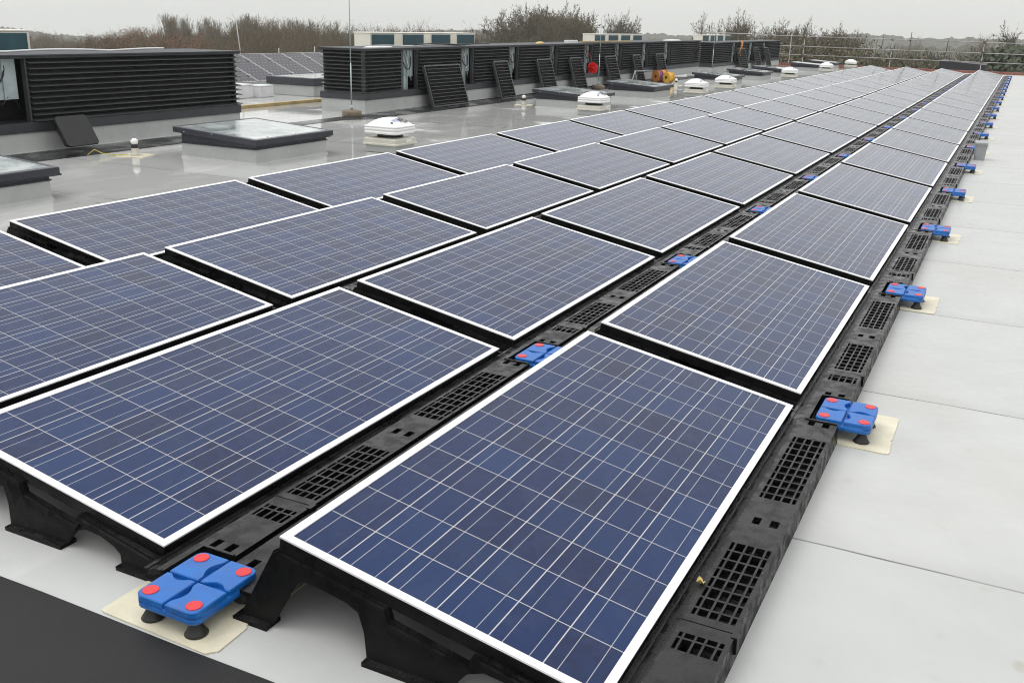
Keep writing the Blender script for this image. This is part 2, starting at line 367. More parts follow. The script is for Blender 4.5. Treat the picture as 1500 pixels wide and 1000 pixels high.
def plate(b, xs, ys, hole, zf, th):                          # flat plate cut into a grid with real openings
    xs = sorted(set(round(x, 5) for x in xs)); ys = sorted(set(round(y, 5) for y in ys))
    nx, ny = len(xs)-1, len(ys)-1
    sol = [[not hole((xs[i]+xs[i+1])/2, (ys[j]+ys[j+1])/2) for j in range(ny)] for i in range(nx)]
    for i in range(nx):
        for j in range(ny):
            if not sol[i][j]: continue
            x0, x1, y0, y1 = xs[i], xs[i+1], ys[j], ys[j+1]
            b.quad((x0, y0, zf(x0)), (x1, y0, zf(x1)), (x1, y1, zf(x1)), (x0, y1, zf(x0)))
            for di, dj, p, q in ((-1, 0, (x0, y1), (x0, y0)), (1, 0, (x1, y0), (x1, y1)), (0, -1, (x0, y0), (x1, y0)), (0, 1, (x1, y1), (x0, y1))):
                a, c = i+di, j+dj
                if 0 <= a < nx and 0 <= c < ny and sol[a][c]: continue
                b.quad((*p, zf(p[0])-th), (*q, zf(q[0])-th), (*q, zf(q[0])), (*p, zf(p[0])))

def make_panel():
    root = empty('solar_panel')
    fw, ft = .023, .005
    b = MB()
    def bar0(u0, u1, y0, y1):                                # top of the frame is the tilted reference plane
        c = [T(u, y, h) for h in (-ft, 0) for y in (y0, y1) for u in (u0, u1)]; i = len(b.v); b.v += c
        for f in ((0, 2, 3, 1), (4, 5, 7, 6), (0, 1, 5, 4), (2, 6, 7, 3), (0, 4, 6, 2), (1, 3, 7, 5)): b.f.append(tuple(i+k for k in f)); b.sm.append(False)
    bar0(0, fw, 0, LY); bar0(LX-fw, LX, 0, LY); bar0(fw, LX-fw, 0, fw); bar0(fw, LX-fw, LY-fw, LY)
    b.build('frame', 'frame', root)
    b = MB()
    u0, u1, y0, y1 = fw-.002, LX-fw+.002, fw-.002, LY-fw+.002
    b.quad(T(u0, y0, -.003), T(u0, y1, -.003), T(u1, y1, -.003), T(u1, y0, -.003))
    b.quad(T(u0, y0, -.008), T(u1, y0, -.008), T(u1, y1, -.008), T(u0, y1, -.008))
    g = b.build('cell_glass', 'cells', root, fix=False)
    me = g.data; uv = me.uv_layers.new(name='UVMap'); mg = .04
    for lp in me.loops:
        x, y, z = me.vertices[lp.vertex_index].co
        u = (-x/ct - u0)/(u1-u0); v = (y-y0)/(y1-y0)
        uv.data[lp.index].uv = (u*6, v*12)
    # black plastic base: end wall with arches, high side wall with flange, tray with gratings
    b = MB()
    und = lambda x: ZL - .040 + max(0, -x)*math.tan(TILT)
    prof = [(-.980, 0), (-.881, 0), (-.813, .133), (-.79, .147), (-.735, .142), (-.66, .130), (-.624, .115), (-.603, .07), (-.588, 0), (-.363, 0), (-.345, .03), (-.322, .058), (-.281, .073), (-.223, .068), (-.173, .053), (-.146, .036), (-.138, 0), (.02, 0), (.024, .05)]
    prof += [(0, und(0)), (-.31, und(-.31)), (-.325, und(-.325)-.03), (-.53, und(-.53)-.03), (-.545, und(-.545)), (-.868, und(-.868)), (-.885, und(-.868)-.012)]
    yf = lambda z: .004 - .16*(.2-z)
    b.prism(prof, lambda x, z: (x, yf(z), z), lambda x, z: (x, yf(z)+.014, z))
    lip = []
    for x, dz in ((.0, 0), (-.305, 0), (-.322, .03), (-.533, .03), (-.55, 0), (-.86, 0)): lip.append((x, und(x)-dz-.006))
    for x, dz in ((-.86, 0), (-.555, 0), (-.538, .03), (-.317, .03), (-.30, 0), (.0, 0)): lip.append((x, und(x)-dz-.017))
    b.prism(lip, lambda x, z: (x, yf(z)-.008, z), lambda x, z: (x, yf(z), z))
    for x0, x1 in ((-.985, -.878), (-.592, -.360), (-.142, .02)): b.box(x0, x1, -.046, .01, 0, .012)
    yA, yB = -.0735, PITCH-.0735
    hw = [(-.868, .212), (-.885, .205), (-.945, .075), (-.95, .068)]
    for (xa, za), (xb, zb) in zip(hw, hw[1:]): b.quad((xa, .01, za), (xb, -.012, zb), (xb, yB-.02, zb), (xa, yB-.02, za))
    for (xa, za), (xb, zb) in zip(hw, hw[1:]): b.quad((xa+.012, .01, za), (xb+.012, -.012, zb), (xb+.012, yB-.02, zb), (xa+.012, yB-.02, za))
    b.box(-.86, .0, LY+.01, LY+.022, .015, .07)                # inner end wall and the trough between two panels
    b.box(-.90, .02, LY+.022, yB-.012, .01, .045)
    b.box(-.60, -.40, LY+.022, yB-.03, .045, .07)
    for u0, u1, y0, y1 in ((.002, .03, .002, LY-.002), (LX-.03, LX-.002, .002, LY-.002), (.03, LX-.03, .002, .03), (.03, LX-.03, LY-.03, LY-.002)):
        c = [T(u, y, h) for h in (-.042, -ft-.0008) for y in (y0, y1) for u in (u0, u1)]; i = len(b.v); b.v += c
        for f in ((0, 2, 3, 1), (4, 5, 7, 6), (0, 1, 5, 4), (2, 6, 7, 3), (0, 4, 6, 2), (1, 3, 7, 5)): b.f.append(tuple(i+k for k in f)); b.sm.append(False)
    base = b.build('mounting_base', 'tray', root)
    hp = ((.102, .022), (1.0, .022), (1.855, .022))
    b = MB()                                                   # flange along the foot of the high side
    xs = [-1.088, -1.055, -1.03, -.95]; ys = [-.01, .07, 1.89, yB] + [c+s*h for c, h in hp for s in (-1, 1)] + [.28, .36, .42, .84, 1.14, 1.70]
    def fh(x, y):
        if (y < .07 or y > 1.89) and x < -1.0: return True
        if x > -1.055 and x < -1.03 and any(abs(y-c) < h for c, h in hp): return True
        return -1.055 < x < -1.03 and (.28 < y < .36 or .42 < y < .84 or 1.14 < y < 1.70)
    plate(b, xs, ys, fh, lambda x: .066, .012)
    b.quad((-1.088, .07, .054), (-1.088, 1.89, .054), (-1.09, 1.89, .004), (-1.09, .07, .004))
    b.box(-1.08, -.96, .08, 1.88, .004, .012)
    b.build('flange', 'tray', base)
    b = MB()                                                   # tray along the low edge
    cols = ((.057, .066), (.072, .096), (.102, .121), (.127, .151), (.157, .168))
    rows = [(1.143+k*.0557+.004+(.012 if k in (0,) else 0), 1.143+(k+1)*.0557-.004) for k in range(10)] + [(.42+k*.053+.004+(.014 if k == 0 else 0), .42+(k+1)*.053-.004) for k in range(8)] + [(.278, .325), (.332, .352)]
    hx = ((.077, .100), (.128, .153))
    xs = [.0, .03, .045, .072, .18] + [v for c in cols for v in c] + [v for c in hx for v in c]
    ys = [yA, yB, .07, 1.89, .402, .406] + [v for r in rows for v in r] + [c+s*h for c, h in hp for s in (-1, 1)]
    def th(x, y):
        if (y < .07 or y > 1.89) and x > .072: return True
        if .402 < y < .406 and x > .03: return True
        for r in rows:
            if r[0] < y < r[1] and any(c[0] < x < c[1] for c in cols): return True
        return any(abs(y-c) < h for c, h in hp) and any(c[0] < x < c[1] for c in hx)
    zt = lambda x: .060 + .014*min(1, max(0, (x-.012)/.03))
    plate(b, xs, ys, th, zt, .016)
    b.box(.035, .176, .075, 1.885, .003, .009)                 # floor plate added to keep the grating holes black
    b.quad((.18, .07, .058), (.18, 1.89, .058), (.184, 1.89, .002), (.184, .07, .002))
    b.box(.06, .072, yA, .074, .004, .078); b.box(.06, .072, 1.886, yB, .004, .078)   # raised rim round the plate recess
    b.box(.072, .176, .070, .079, .004, .078); b.box(.072, .176, 1.881, 1.890, .004, .078)
    b.box(.0, .012, yA, yB, .045, .066)
    b.box(.172, .188, .385, .415, .03, .076)
    b.build('tray', 'tray', base)
    return root

panel0 = make_panel()
ROWN = ['right-hand row beside the bare roof', 'second row from the right', 'third row from the right', 'row nearest the skylights']
first = True
for r in range(4):
    for k in range(NPAN):
        o = panel0 if first else copy_tree(panel0); first = False
        o.location = (-r*PX, DY[r] + k*PITCH, 0)
        tag(o, f'blue solar panel in the {ROWN[r]}, {ORD[k]} from the near end', 'solar panel', 'solar panels of the roof array')

# blue locking plates between the trays
def make_lock():
    root = empty('locking_plate')
    hx, hy = .100, .118
    b = MB(); o = rrect(hx, hy, .024); o2 = rrect(hx-.006, hy-.006, .020)
    b.rings([[(x, y, .044) for x, y in rrect(hx-.003, hy-.003, .022)], [(x, y, .047) for x, y in o], [(x, y, .066) for x, y in o]])
    body = b.build('body', 'blue', root)
    b = MB(); g = .0035
    for sx in (-1, 1):
        for sy in (-1, 1):
            def lens(t, a): return a*max(0, math.cos((t-.5)*math.pi*1.5))**1 if abs(t-.5) < 1/3 else 0
            pts = []
            n = 14
            for k in range(n+1):                               # along the x arm, from the middle outwards
                t = k/n; pts.append((g + (hx-g)*t, g + (lens(t, .016) if sx*sy > 0 else 0)))
            c = rrect(hx, hy, .024, 5)[:6]; pts += c
            for k in range(n, -1, -1):
                t = k/n; pts.append((g + (lens(t, .016) if sx*sy < 0 else 0), g + (hy-g)*t))
            cxm, cym = hx/2, hy/2
            f = lambda z, q: (lambda x, y: (sx*(x+(cxm-x)*q), sy*(y+(cym-y)*q), z))
            a = [f(.060, 0)(*p) for p in pts]; c1 = [f(.079, 0)(*p) for p in pts]; c2 = [f(.082, .045)(*p) for p in pts]
            b.rings([a, c1, c2], smooth=False)
    b.build('quadrant_blocks', 'blue', body)
    for sx in (-1, 1):
        for sy in (-1, 1):
            x, y = sx*(hx-.028), sy*(hy-.030)
            MB().lathe(x, y, [(.0205, .080), (.0205, .0835), (.0195, .0845)], 20).build('disc', 'red', root)
            MB().lathe(x, y, [(.027, .003), (.030, .006), (.026, .012), (.016, .03), (.015, .044)], 18).build('foot', 'rubber', root)
    return root
lock0 = make_lock(); first = True
for r in (0, 1):
    for i in range(1 if r == 0 else 0, NPAN+1):
        o = lock0 if first else copy_tree(lock0); first = False
        o.location = (-r*PX + .190, DY[r] + i*PITCH - .0735, 0)
        if r == 1 and i == 0: lab = 'blue locking plate with red discs at the near end of the gap between two rows'
        elif r == 1: lab = f'blue locking plate in the gap between the two right rows, {ORD[i]} from the near end'
        else: lab = f'blue locking plate on the right edge of the array, {ORD[i-1]} from the near end'
        tag(o, lab, 'locking plate', 'blue locking plates of the array')
def pad_mesh(seed, hx, hy):
    rr = random.Random(seed); b = MB(); p = rrect(hx, hy, .02, 2); q = []
    for k, (x, y) in enumerate(p): q.append((x+rr.uniform(-.004, .004), y+rr.uniform(-.004, .004)))
    q += [(hx*.99, -hy*.36), (hx*.93, -hy*.30), (hx*.99, -hy*.25)]
    b.prism(q, lambda x, y: (x, y, .004), lambda x, y: (x, y, .0005)); return b
pads = [(1, 0, -1.115+1.28, .01, .190, .195)] + [(0, i, .21, i*PITCH-.0735+.04, .155, .195) for i in range(1, NPAN+1)]
for (r, i, x, y, hx, hy) in pads:
    o = pad_mesh(i*7+r, hx, hy).build('protection_pad', 'pad', loc=(-r*PX + x, y, 0))
    tag(o, 'cream protection pad under the nearest blue locking plate' if r else f'cream protection pad under the {ORD[i-1]} blue plate along the right edge', 'pad', 'cream protection pads')

# ------------------------------------------------------------------ louvred plant enclosures
BX, BX2, ZC = -8.80, -9.62, 1.0
def slats(b, n, z0, z1, put, w0, w1, out=.055, drop=.015):
    p = (z1-z0)/n
    for k in range(n):
        za = z0 + p*(k+.95); zb = z0 + p*(k+.25)
        for (a, c) in ((0, 0),):
            pr = [(-.012, zb+drop), (out, zb), (out, zb-.007), (-.012, zb+drop-.007)]
            b.prism(pr, lambda d, z: put(d, w0, z), lambda d, z: put(d, w1, z))
def louvre_panel(parent, y0, y1, z0=.31, z1=.965, end=0):
    b = MB()
    if not end:
        slats(b, 11, z0, z1, lambda d, wv, z: (BX+d, wv, z), y0+.02, y1-.02)
        b.box(BX-.03, BX+.012, y0, y0+.018, z0, z1); b.box(BX-.03, BX+.012, y1-.018, y1, z0, z1); b.box(BX-.035, BX-.03, y0, y1, z0, z1)
    else:                                                     # on a short end: y0 is the wall line, end = -1 faces the viewer
        slats(b, 11, z0, z1, lambda d, wv, z: (wv, y0+end*d, z), BX2+.02, BX-.0)
        b.box(BX2, BX, min(y0, y0-end*.03), max(y0, y0-end*.03), z0, z1)
    return b.build('louvre_panel', 'louvre', parent)
def enclosure(label, y0, y1, panels, gaps, ends, rise=0.):
    root = empty('louvred_enclosure', ((BX+BX2)/2, y0, 0)); ox, oy = (BX+BX2)/2, y0
    def P(b, n, mt, par=root, **k):
        b.v = [(x-ox, y-oy, z + rise*(y-y0)) for x, y, z in b.v]; return b.build(n, mt, par, **k)
    P(MB().box(BX2-.02, BX+.02, y0-.02, y1+.02, .0, .205), 'kerb', 'kerb')
    P(MB().box(BX2-.035, BX+.035, y0-.035, y1+.035, .205, .31), 'flashing', 'flash')
    b = MB()
    for y in [y0+.15+.55*k for k in range(int((y1-y0)/.55))]: b.lathe(BX+.037, y, [(.006, .25), (.006, .256)], 6)
    P(MB().box(BX2+.1, BX-.32, y0+.06, y1-.06, .31, .95), 'inner_wall', 'dark')
    P(MB().box(BX2-.05, BX+.05, y0-.05, y1+.05, .965, .986).box(BX2-.03, BX+.06, y0-.06, y1+.06, .986, 1.004), 'cap', 'cap', bevel=.004)
    for a, c in panels:
        b = MB(); slats(b, 11, .31, .965, lambda d, wv, z: (BX+d, wv, z), a+.02, c-.02)
        b.box(BX-.05, BX+.012, a, a+.018, .31, .965); b.box(BX-.05, BX+.012, c-.018, c, .31, .965)
        pn = P(b, 'louvre_panel', 'louvre'); P(MB().box(BX-.056, BX-.05, a, c, .31, .965), 'shade_backing', 'dark', pn)  # black sheet paints the shade between the slats
    for e in ends:
        yw = y0 if e < 0 else y1
        b = MB(); slats(b, 11, .31, .965, lambda d, wv, z: (wv, yw+e*d, z), BX2, BX+.02)
        pn = P(b, 'louvre_panel', 'louvre'); P(MB().box(BX2, BX-.03, min(yw-e*.03, yw-e*.05), max(yw-e*.03, yw-e*.05), .31, .965), 'shade_backing', 'dark', pn)  # same black sheet for slat shade on the short ends
        b = MB(); slats(b, 11, .31, .965, lambda d, wv, z: (BX+d, wv, z), (yw-.06 if e > 0 else yw-.055), (yw+.055 if e > 0 else yw+.06)); P(b, 'corner_slats', 'louvre')
    rr = random.Random(int(y0*10))
    for a, c in gaps:
        w = c-a
        P(MB().box(BX-.075, BX-.07, a+.015, a+w*.20, .31, .965).box(BX-.07, BX-.02, a+w*.2-.005, a+w*.2, .31, .965), 'post', 'galv'); P(MB().box(BX-.055, BX-.05, a+w*.30, a+w*.46, .31, .965).box(BX-.05, BX-.02, a+w*.46, a+w*.475, .31, .965), 'post', 'galv')
        zb = .56+rr.uniform(-.06, .05); P(MB().box(BX-.10, BX-.06, a+w*.55, a+w*.97, zb, .965).box(BX-.06, BX-.045, a+w*.74, a+w*.77, zb, .965), 'duct_cover', 'galv')
        b = MB(); ym = a+w*.5
        pts = [(BX-.10+.16*math.sin(t*3.1)*(.4+.2*math.sin(t*5)), ym - w*.3 + w*.8*t, .9 - .5*t + .12*math.sin(t*9)) for t in [k/14 for k in range(15)]]
        b.tube(pts, .008, 5); P(b, 'cable', 'wcable' if rr.random() < .5 else 'cable')
        pts = [(BX-.08+.10*math.sin(t*3.1), ym + w*.3*math.cos(t*4), .93 - .28*math.sin(t*3.0)) for t in [k/12 for k in range(13)]]
        P(MB().tube(pts, .010, 5), 'cable', 'cable')
    return tag(root, label, 'enclosure', 'louvred plant enclosures')
enclosure('near black louvred plant enclosure at left edge, loose wires in its open bay', 4.0, 8.76, [(4.02, 4.75), (5.56, 8.74)], [(4.78, 5.52)], (1,))
enclosure('long black louvred plant enclosure in the middle, nine louvre panels and open bays', 11.72, 30.3,
          [(11.72, 12.81), (13.29, 14.84), (15.29, 16.82), (17.22, 18.82), (19.19, 20.77), (21.24, 22.8), (23.25, 24.88), (25.33, 26.77), (27.27, 30.28)],
          [(12.83, 13.27), (14.86, 15.27), (16.84, 17.2), (18.84, 19.17), (20.79, 21.22), (22.82, 23.23), (24.9, 25.31), (26.79, 27.25)], (-1, 1), .004)
enclosure('farthest black louvred plant enclosure, next to the scaffold railing', 32.0, 42.3,
          [(32.02, 34.4), (35.05, 36.9), (37.6, 39.2), (39.8, 42.28)], [(34.42, 35.03), (36.92, 37.58), (39.22, 39.78)], (-1, 1), .004)

# loose louvre covers leaning on the kerbs
def loose(y0, y1, label, zt=.70, rz=0.):
    w = y1-y0; root = empty('loose_louvre_panel', (-8.52, (y0+y1)/2, .006)); h = zt/math.cos(.30)
    b = MB(); slats(b, 11, .03, h-.03, lambda d, v, z: (d, v, z), -w/2+.02, w/2-.02, .05, -.002); b.build('slats', 'louvre', root)
    b = MB().box(-.03, .02, -w/2, -w/2+.022, 0, h).box(-.03, .02, w/2-.022, w/2, 0, h).box(-.03, .02, -w/2+.022, w/2-.022, 0, .024).box(-.03, .02, -w/2+.022, w/2-.022, h-.024, h)
    b.build('frame', 'louvre', root); MB().box(-.03, -.024, -w/2+.023, w/2-.023, .025, h-.025).build('shade_backing', 'dark', root)  # black sheet added so the gaps between slats look shaded
    root.rotation_euler = (0, -.30, rz); return tag(root, label, 'louvre panel', 'loose louvre panels leaning on the enclosures')
loose(13.4, 14.65, 'wide loose louvre panel leaning on the long enclosure near the first lightning rod', .70)
for k, (a, c) in enumerate([(16.0, 16.62), (18.0, 18.72), (19.75, 20.42), (21.95, 22.68), (23.95, 24.5), (25.85, 26.5)]):
    lab = ['narrow loose louvre panel leaning nearest to the wide one', 'narrow loose louvre panel leaning behind the third skylight', 'narrow loose louvre panel leaning just left of the red tape bundle',
           'narrow loose louvre panel leaning just right of the second lightning rod', 'narrow loose louvre panel leaning just left of the cable reels', 'narrow loose louvre panel leaning just right of the cable reels'][k]
    loose(a, c, lab, .72)
for k, (a, c) in enumerate([(34.95, 36.0), (37.4, 38.15), (39.1, 39.8)]):
    loose(a, c, ['loose louvre panel leaning on the farthest enclosure under the orange rag', 'loose louvre panel leaning in the middle of the farthest enclosure', 'last loose louvre panel, leaning closest to the scaffold railing'][k], .78)

# a spare black plastic tray propped against the first kerb
b = MB(); p = rrect(.21, .27, .05, 4)
b.rings([[(x*.8, y*.8, 0) for x, y in p], [(x*.82, y*.82, .01) for x, y in p], [(x, y, .09) for x, y in p], [(x*.97, y*.98, .105) for x, y in p]], smooth=False)
o = b.build('plastic_cover', 'rubber', loc=(-8.63, 5.93, .165)); o.rotation_euler = (0, R(60), R(3)); o.scale = (.86, .82, .9); 
tag(o, 'black plastic cover propped against the kerb of the near enclosure', 'cover')

# ------------------------------------------------------------------ skylights
def make_skylight():
    root = empty('skylight')
    W, D = 1.0, 1.17
    def ring(x0, x1, y0, y1, zf): return [(x0, y0, zf(x0)), (x1, y0, zf(x1)), (x1, y1, zf(x1)), (x0, y1, zf(x0))]
    sl = lambda z: (lambda x: z - .06*x/W)                   # the left side stands higher
    MB().rings([ring(-.016, W+.016, -.016, D+.016, lambda x: 0), ring(-.005, W+.005, -.005, D+.005, lambda x: .02), ring(0, W, 0, D, lambda x: .155)], smooth=False).build('kerb', 'kerb', root)
    MB().rings([ring(-.012, W+.012, -.012, D+.012, lambda x: .15), ring(-.012, W+.012, -.012, D+.012, lambda x: .162), ring(0, W, 0, D, lambda x: .163), ring(0, W, 0, D, sl(.275))], smooth=False).build('upstand', 'skyframe', root)
    b = MB(); o = .06
    A = ring(-o, W+o, -o, D+o, sl(.262)); B = ring(-o, W+o, -o, D+o, sl(.322)); Ci = ring(-o+.05, W+o-.05, -o+.05, D+o-.05, sl(.324)); Di = ring(-o+.05, W+o-.05, -o+.05, D+o-.05, sl(.28))
    b.rings([A, B, Ci, Di], cap0=True, cap1=False, smooth=False); fr = b.build('frame', 'skyframe', root, bevel=.005)
    b = MB()
    for k in range(3):
        for (x, y) in ((W+o+.001, .12+.45*k), (.1+.38*k, -o-.001)): b.lathe(x, y, [(.009, .275), (.009, .283)], 6)
    b.build('rivets', 'galv', fr)
    b = MB(); b.quad(*[(x, y, z+.0405) for x, y, z in ring(-o+.049, W+o-.049, -o+.049, D+o-.049, sl(.28))]); b.quad(*reversed([(x, y, z+.036) for x, y, z in ring(-o+.049, W+o-.049, -o+.049, D+o-.049, sl(.28))]))
    b.build('glass', 'glass', root)
    b = MB(); b.box(W*.72, W*.95, D, D+.16, .17, .185); b.build('drip_flashing', 'skyframe', root)
    return root
sk0 = make_skylight()
SKY_Y = [2.55, 6.18, 14.95, 18.55, 24.85, 28.4, 31.5, 37.4, 41.0]
SKY_L = ['skylight cut by the left edge of the picture, nearest of all', 'large wet glass skylight in front of the near enclosure', 'skylight partly hidden behind the second white roof vent', 'skylight in front of the cable reels',
         'skylight partly hidden behind the fourth white roof vent', 'skylight right behind the third and fourth roof vents', 'skylight partly hidden behind the fifth white roof vent', 'second farthest skylight, left of the sixth roof vent', 'farthest skylight, under the scaffold railing']
for k, y in enumerate(SKY_Y):
    o = sk0 if k == 0 else copy_tree(sk0); o.location = (-7.27, y, 0)
    tag(o, SKY_L[k], 'skylight', 'framed skylights in a line')

# ------------------------------------------------------------------ white roof vents
VH = .224
def cap_z(x, y): n = ((abs(x)**4+abs(y)**4)**.25)/VH; return .302 + .085*(1 - min(1, n)**2.3)
def make_vent():
    root = empty('roof_vent')
    MB().box(-.205, .205, -.205, .205, 0, .09).build('kerb', 'kerb', root, bevel=.01)
    b = MB(); b.rings([[(x, y, z) for x, y in rrect(h, h, .03, 3)] for h, z in ((.226, .085), (.234, .09), (.234, .106), (.222, .112), (.222, .152), (.205, .164), (.12, .17))], smooth=False); b.build('flange', 'cream', root)
    MB().lathe(0, 0, [(.15, .165), (.15, .215)], 24).build('neck', 'flash', root)
    b = MB(); rg = [[(x, y, z) for x, y in rrect(h, h, .05, 5)] for h, z in ((.16, .214), (.214, .210), (VH, .218), (VH, .240), (VH-.007, .244), (VH-.007, .250), (VH, .254), (VH, .274), (VH-.006, .278), (VH-.006, .283), (VH, .287), (VH, .30))]
    for f in (.97, .92, .84, .74, .62, .48, .32, .14):
        rg.append([(x*f, y*f, cap_z(x*f, y*f)) for x, y in rrect(VH, VH, .05+.05*(1-f), 5)])
    rg.append([(x*.01, y*.01, cap_z(0, 0)) for x, y in rrect(VH, VH, .05, 5)])
    b.rings(rg, smooth=True); cap = b.build('cap', 'white', root)
    MB().box(.2225, .2245, .0, .12, .118, .148).build('sticker', 'white', root)
    return root, cap
v0, cap0 = make_vent()
# the maker's mark on the cap: a dot, a pale swoosh and the letters
cu = bpy.data.curves.new('letters', 'FONT'); cu.body = 'VES'; cu.offset = .0035; cu.size = .12; cu.align_x = 'LEFT'
to = bpy.data.objects.new('letters', cu); COL.objects.link(to); bpy.context.view_layer.update()
tm = bpy.data.meshes.new_from_object(to.evaluated_get(bpy.context.evaluated_depsgraph_get())); bpy.data.objects.remove(to)
def on_cap(u, v): x, y = .165 - v, u; return (x, y, cap_z(x, y) + .006)
lb = MB(); lb.v = [on_cap(v.co.x*.85 - .04, v.co.y - .01) for v in tm.vertices]; lb.f = [tuple(p.vertices) for p in tm.polygons]; lb.sm = [False]*len(lb.f)
lb.build('lettering', 'ink', cap0)
lb = MB(); pts = [on_cap(-.165 + .013*math.cos(a), .03 + .016*math.sin(a)) for a in [k*math.pi/5 for k in range(10)]]; lb.quad(*pts); lb.build('dot_mark', 'ink', cap0)
lb = MB()
for dv in (0, .022): lb.quad(*[on_cap(u, v) for u, v in ((-.14, .06-dv), (-.09, .065-dv), (-.05, .04-dv), (-.052, .026-dv), (-.09, .048-dv), (-.13, .048-dv))])
lb.build('swoosh_mark', 'inkblue', cap0)
VENT_Y = [7.98, 14.2, 20.22, 22.68, 30.2, 36.65, 42.4]
VENT_L = ['nearest white domed roof vent, black lettering on its cap', 'white domed roof vent in front of the third skylight', 'left one of the two neighbouring white roof vents in mid distance', 'right one of the two neighbouring white roof vents in mid distance',
          'white domed roof vent in front of the seventh skylight', 'white domed roof vent right of the second farthest skylight', 'farthest white domed roof vent, by the red parapet']
for k, y in enumerate(VENT_Y):
    o = v0 if k == 0 else copy_tree(v0); o.location = (-5.83, y, 0)
    tag(o, VENT_L[k], 'roof vent', 'white domed roof vents')

# ------------------------------------------------------------------ lightning rods, anchor posts
def rod(x, y, h, label, z=0.):
    root = empty('lightning_rod', (x, y, z))
    MB().lathe(0, 0, [(.15, 0), (.155, .012), (.155, .075), (.14, .09), (.03, .092)], 14).build('concrete_block', 'block', root)
    b = MB(); b.tube([(0, 0, .09), (0, 0, .17)], .02, 8); b.tube([(0, 0, .17), (0, 0, .8)], .010, 8); b.tube([(0, 0, .8), (0, 0, h)], .007, 6); b.build('rod', 'galv', root)
    return tag(root, label, 'lightning rod', 'lightning rods on concrete blocks')
rod(-8.68, 11.2, 2.6, 'tall lightning rod on brown block at the corner of the long enclosure')
rod(-8.45, 20.9, 1.62, 'lightning rod on block between the red tape and the cable reels')
rod(-8.6, 31.3, 1.5, 'thin lightning rod in front of the farthest enclosure')
def anchor(x, y, label):
    root = empty('roof_anchor', (x, y, 0), R(20))
    b = MB(); p = rrect(.16, .16, .01, 2); b.prism(p, lambda a, c: (a, c, .006), lambda a, c: (a, c, .001)); b.build('patch', 'pad', root)
    MB().lathe(0, 0, [(.055, .006), (.04, .02), (.036, .09), (.036, .11)], 16).build('post', 'cream', root)
    MB().lathe(0, 0, [(.037, .085), (.038, .112), (.03, .118)], 16).build('collar', 'rubber', root)
    b = MB(); b.lathe(0, 0, [(.012, .116), (.034, .13), (.040, .15), (.034, .17), (.014, .186)], 16); b.build('cap', 'white', root)
    b = MB(); b.tube([(0, 0, .186), (0, 0, .2), (.02, 0, .215), (0, 0, .228), (-.02, 0, .215), (0, 0, .2)], .004, 5); b.build('eye', 'galv', root)
    return tag(root, label, 'roof anchor', 'white safety anchors on cream patches')
anchor(-7.72, 5.95, 'white roof anchor post with yellow wire in front of the near enclosure')
anchor(-7.62, 15.0 + .15, 'white roof anchor post left of the third skylight')
anchor(-7.45, 23.85, 'white roof anchor post just right of the fourth skylight')
b = MB(); b.tube([(-7.77, 5.9, .02), (-7.85, 5.82, .012), (-7.95, 5.72, .03), (-8.02, 5.68, .07), (-8.06, 5.62, .015)], .005, 5); tag(b.build('yellow_wire', 'ycable'), 'short yellow wire curling from the near roof anchor', 'wire')

# ------------------------------------------------------------------ condensers behind the enclosures
def make_cond():
    root = empty('condenser_unit')
    W, H, D = .84, 1.205, .36
    MB().box(-D, 0, 0, W, .12, H).box(-D-.01, .01, -.01, W+.01, H-.012, H+.012).build('casing', 'condenser', root, bevel=.008)
    MB().box(.0, .014, .05, W-.045, .2, H-.028).build('grille', 'grille', root)
    MB().box(-D+.02, -.02, .05, .11, 0, .12).box(-D+.02, -.02, W-.11, W-.05, 0, .12).build('feet', 'flash', root)
    return root
c0 = make_cond(); first = True
for g, (ys, lab) in enumerate([((6.08,), 'row of condensers at the left edge'), ((14.22, 15.30, 16.38, 17.44), 'near row of condensers'), ((25.3, 26.36, 27.4, 28.46), 'middle row of condensers'), ((36.1, 37.15, 38.2, 39.3), 'far row of condensers')]):
    for k, y in enumerate(ys):
        o = c0 if first else copy_tree(c0); first = False; o.location = (-10.4, y, 0)
        tag(o, f'cream condenser unit, {["first", "second", "third", "fourth"][k]} from the left in the {lab}' if g else 'cream condenser unit above the near enclosure at the left edge', 'condenser', 'cream condenser units behind the enclosures')

# clutter lying on the caps
rr = random.Random(5)
def wire(name, mat, pts, r, label): tag(MB().tube(pts, r, 5).build(name, mat), label, 'cable')
wire('white_sheet_strip', 'sheet', [(-8.95+.03*math.sin(y*2), y, 1.025+.018*abs(math.sin(y*2.3))) for y in [4.9+.12*k for k in range(24)]], .012, 'white plastic strip lying along the cap of the near enclosure')
wire('white_cable', 'wcable', [(-8.85+.05*math.sin(y*3), y, 1.025+.02*abs(math.sin(y*1.9))) for y in [12.1+.1*k for k in range(30)]], .010, 'white cable lying on the left end of the long enclosure cap')
wire('black_cable', 'cable', [(-8.82+.05*math.sin(y*3), y, 1.04+.025*abs(math.sin(y*1.7))) for y in [13.2+.1*k for k in range(30)]], .012, 'black cable trailing over the cap below the near condensers')
def lump(name, mat, x, y, z, sx, sy, sz, label, cat, seed):
    b = MB(); n = 14; rg = []
    for j in range(6):
        t = j/5; r = math.cos(t*math.pi/2*.92)
        rg.append([(x+sx*r*math.cos(2*math.pi*k/n)*(1+.25*noise.noise((k*.9, t, seed))), y+sy*r*math.sin(2*math.pi*k/n)*(1+.25*noise.noise((k*.9, t, seed+4))), z+sz*math.sin(t*math.pi/2)) for k in range(n)])
    b.rings(rg); return tag(b.build(name, mat), label, cat)
lump('plastic_bag', 'sheet', -9.0, 12.4, 1.005, .09, .4, .03, 'crumpled white plastic sheet on the near corner of the long enclosure', 'plastic sheet', 2)
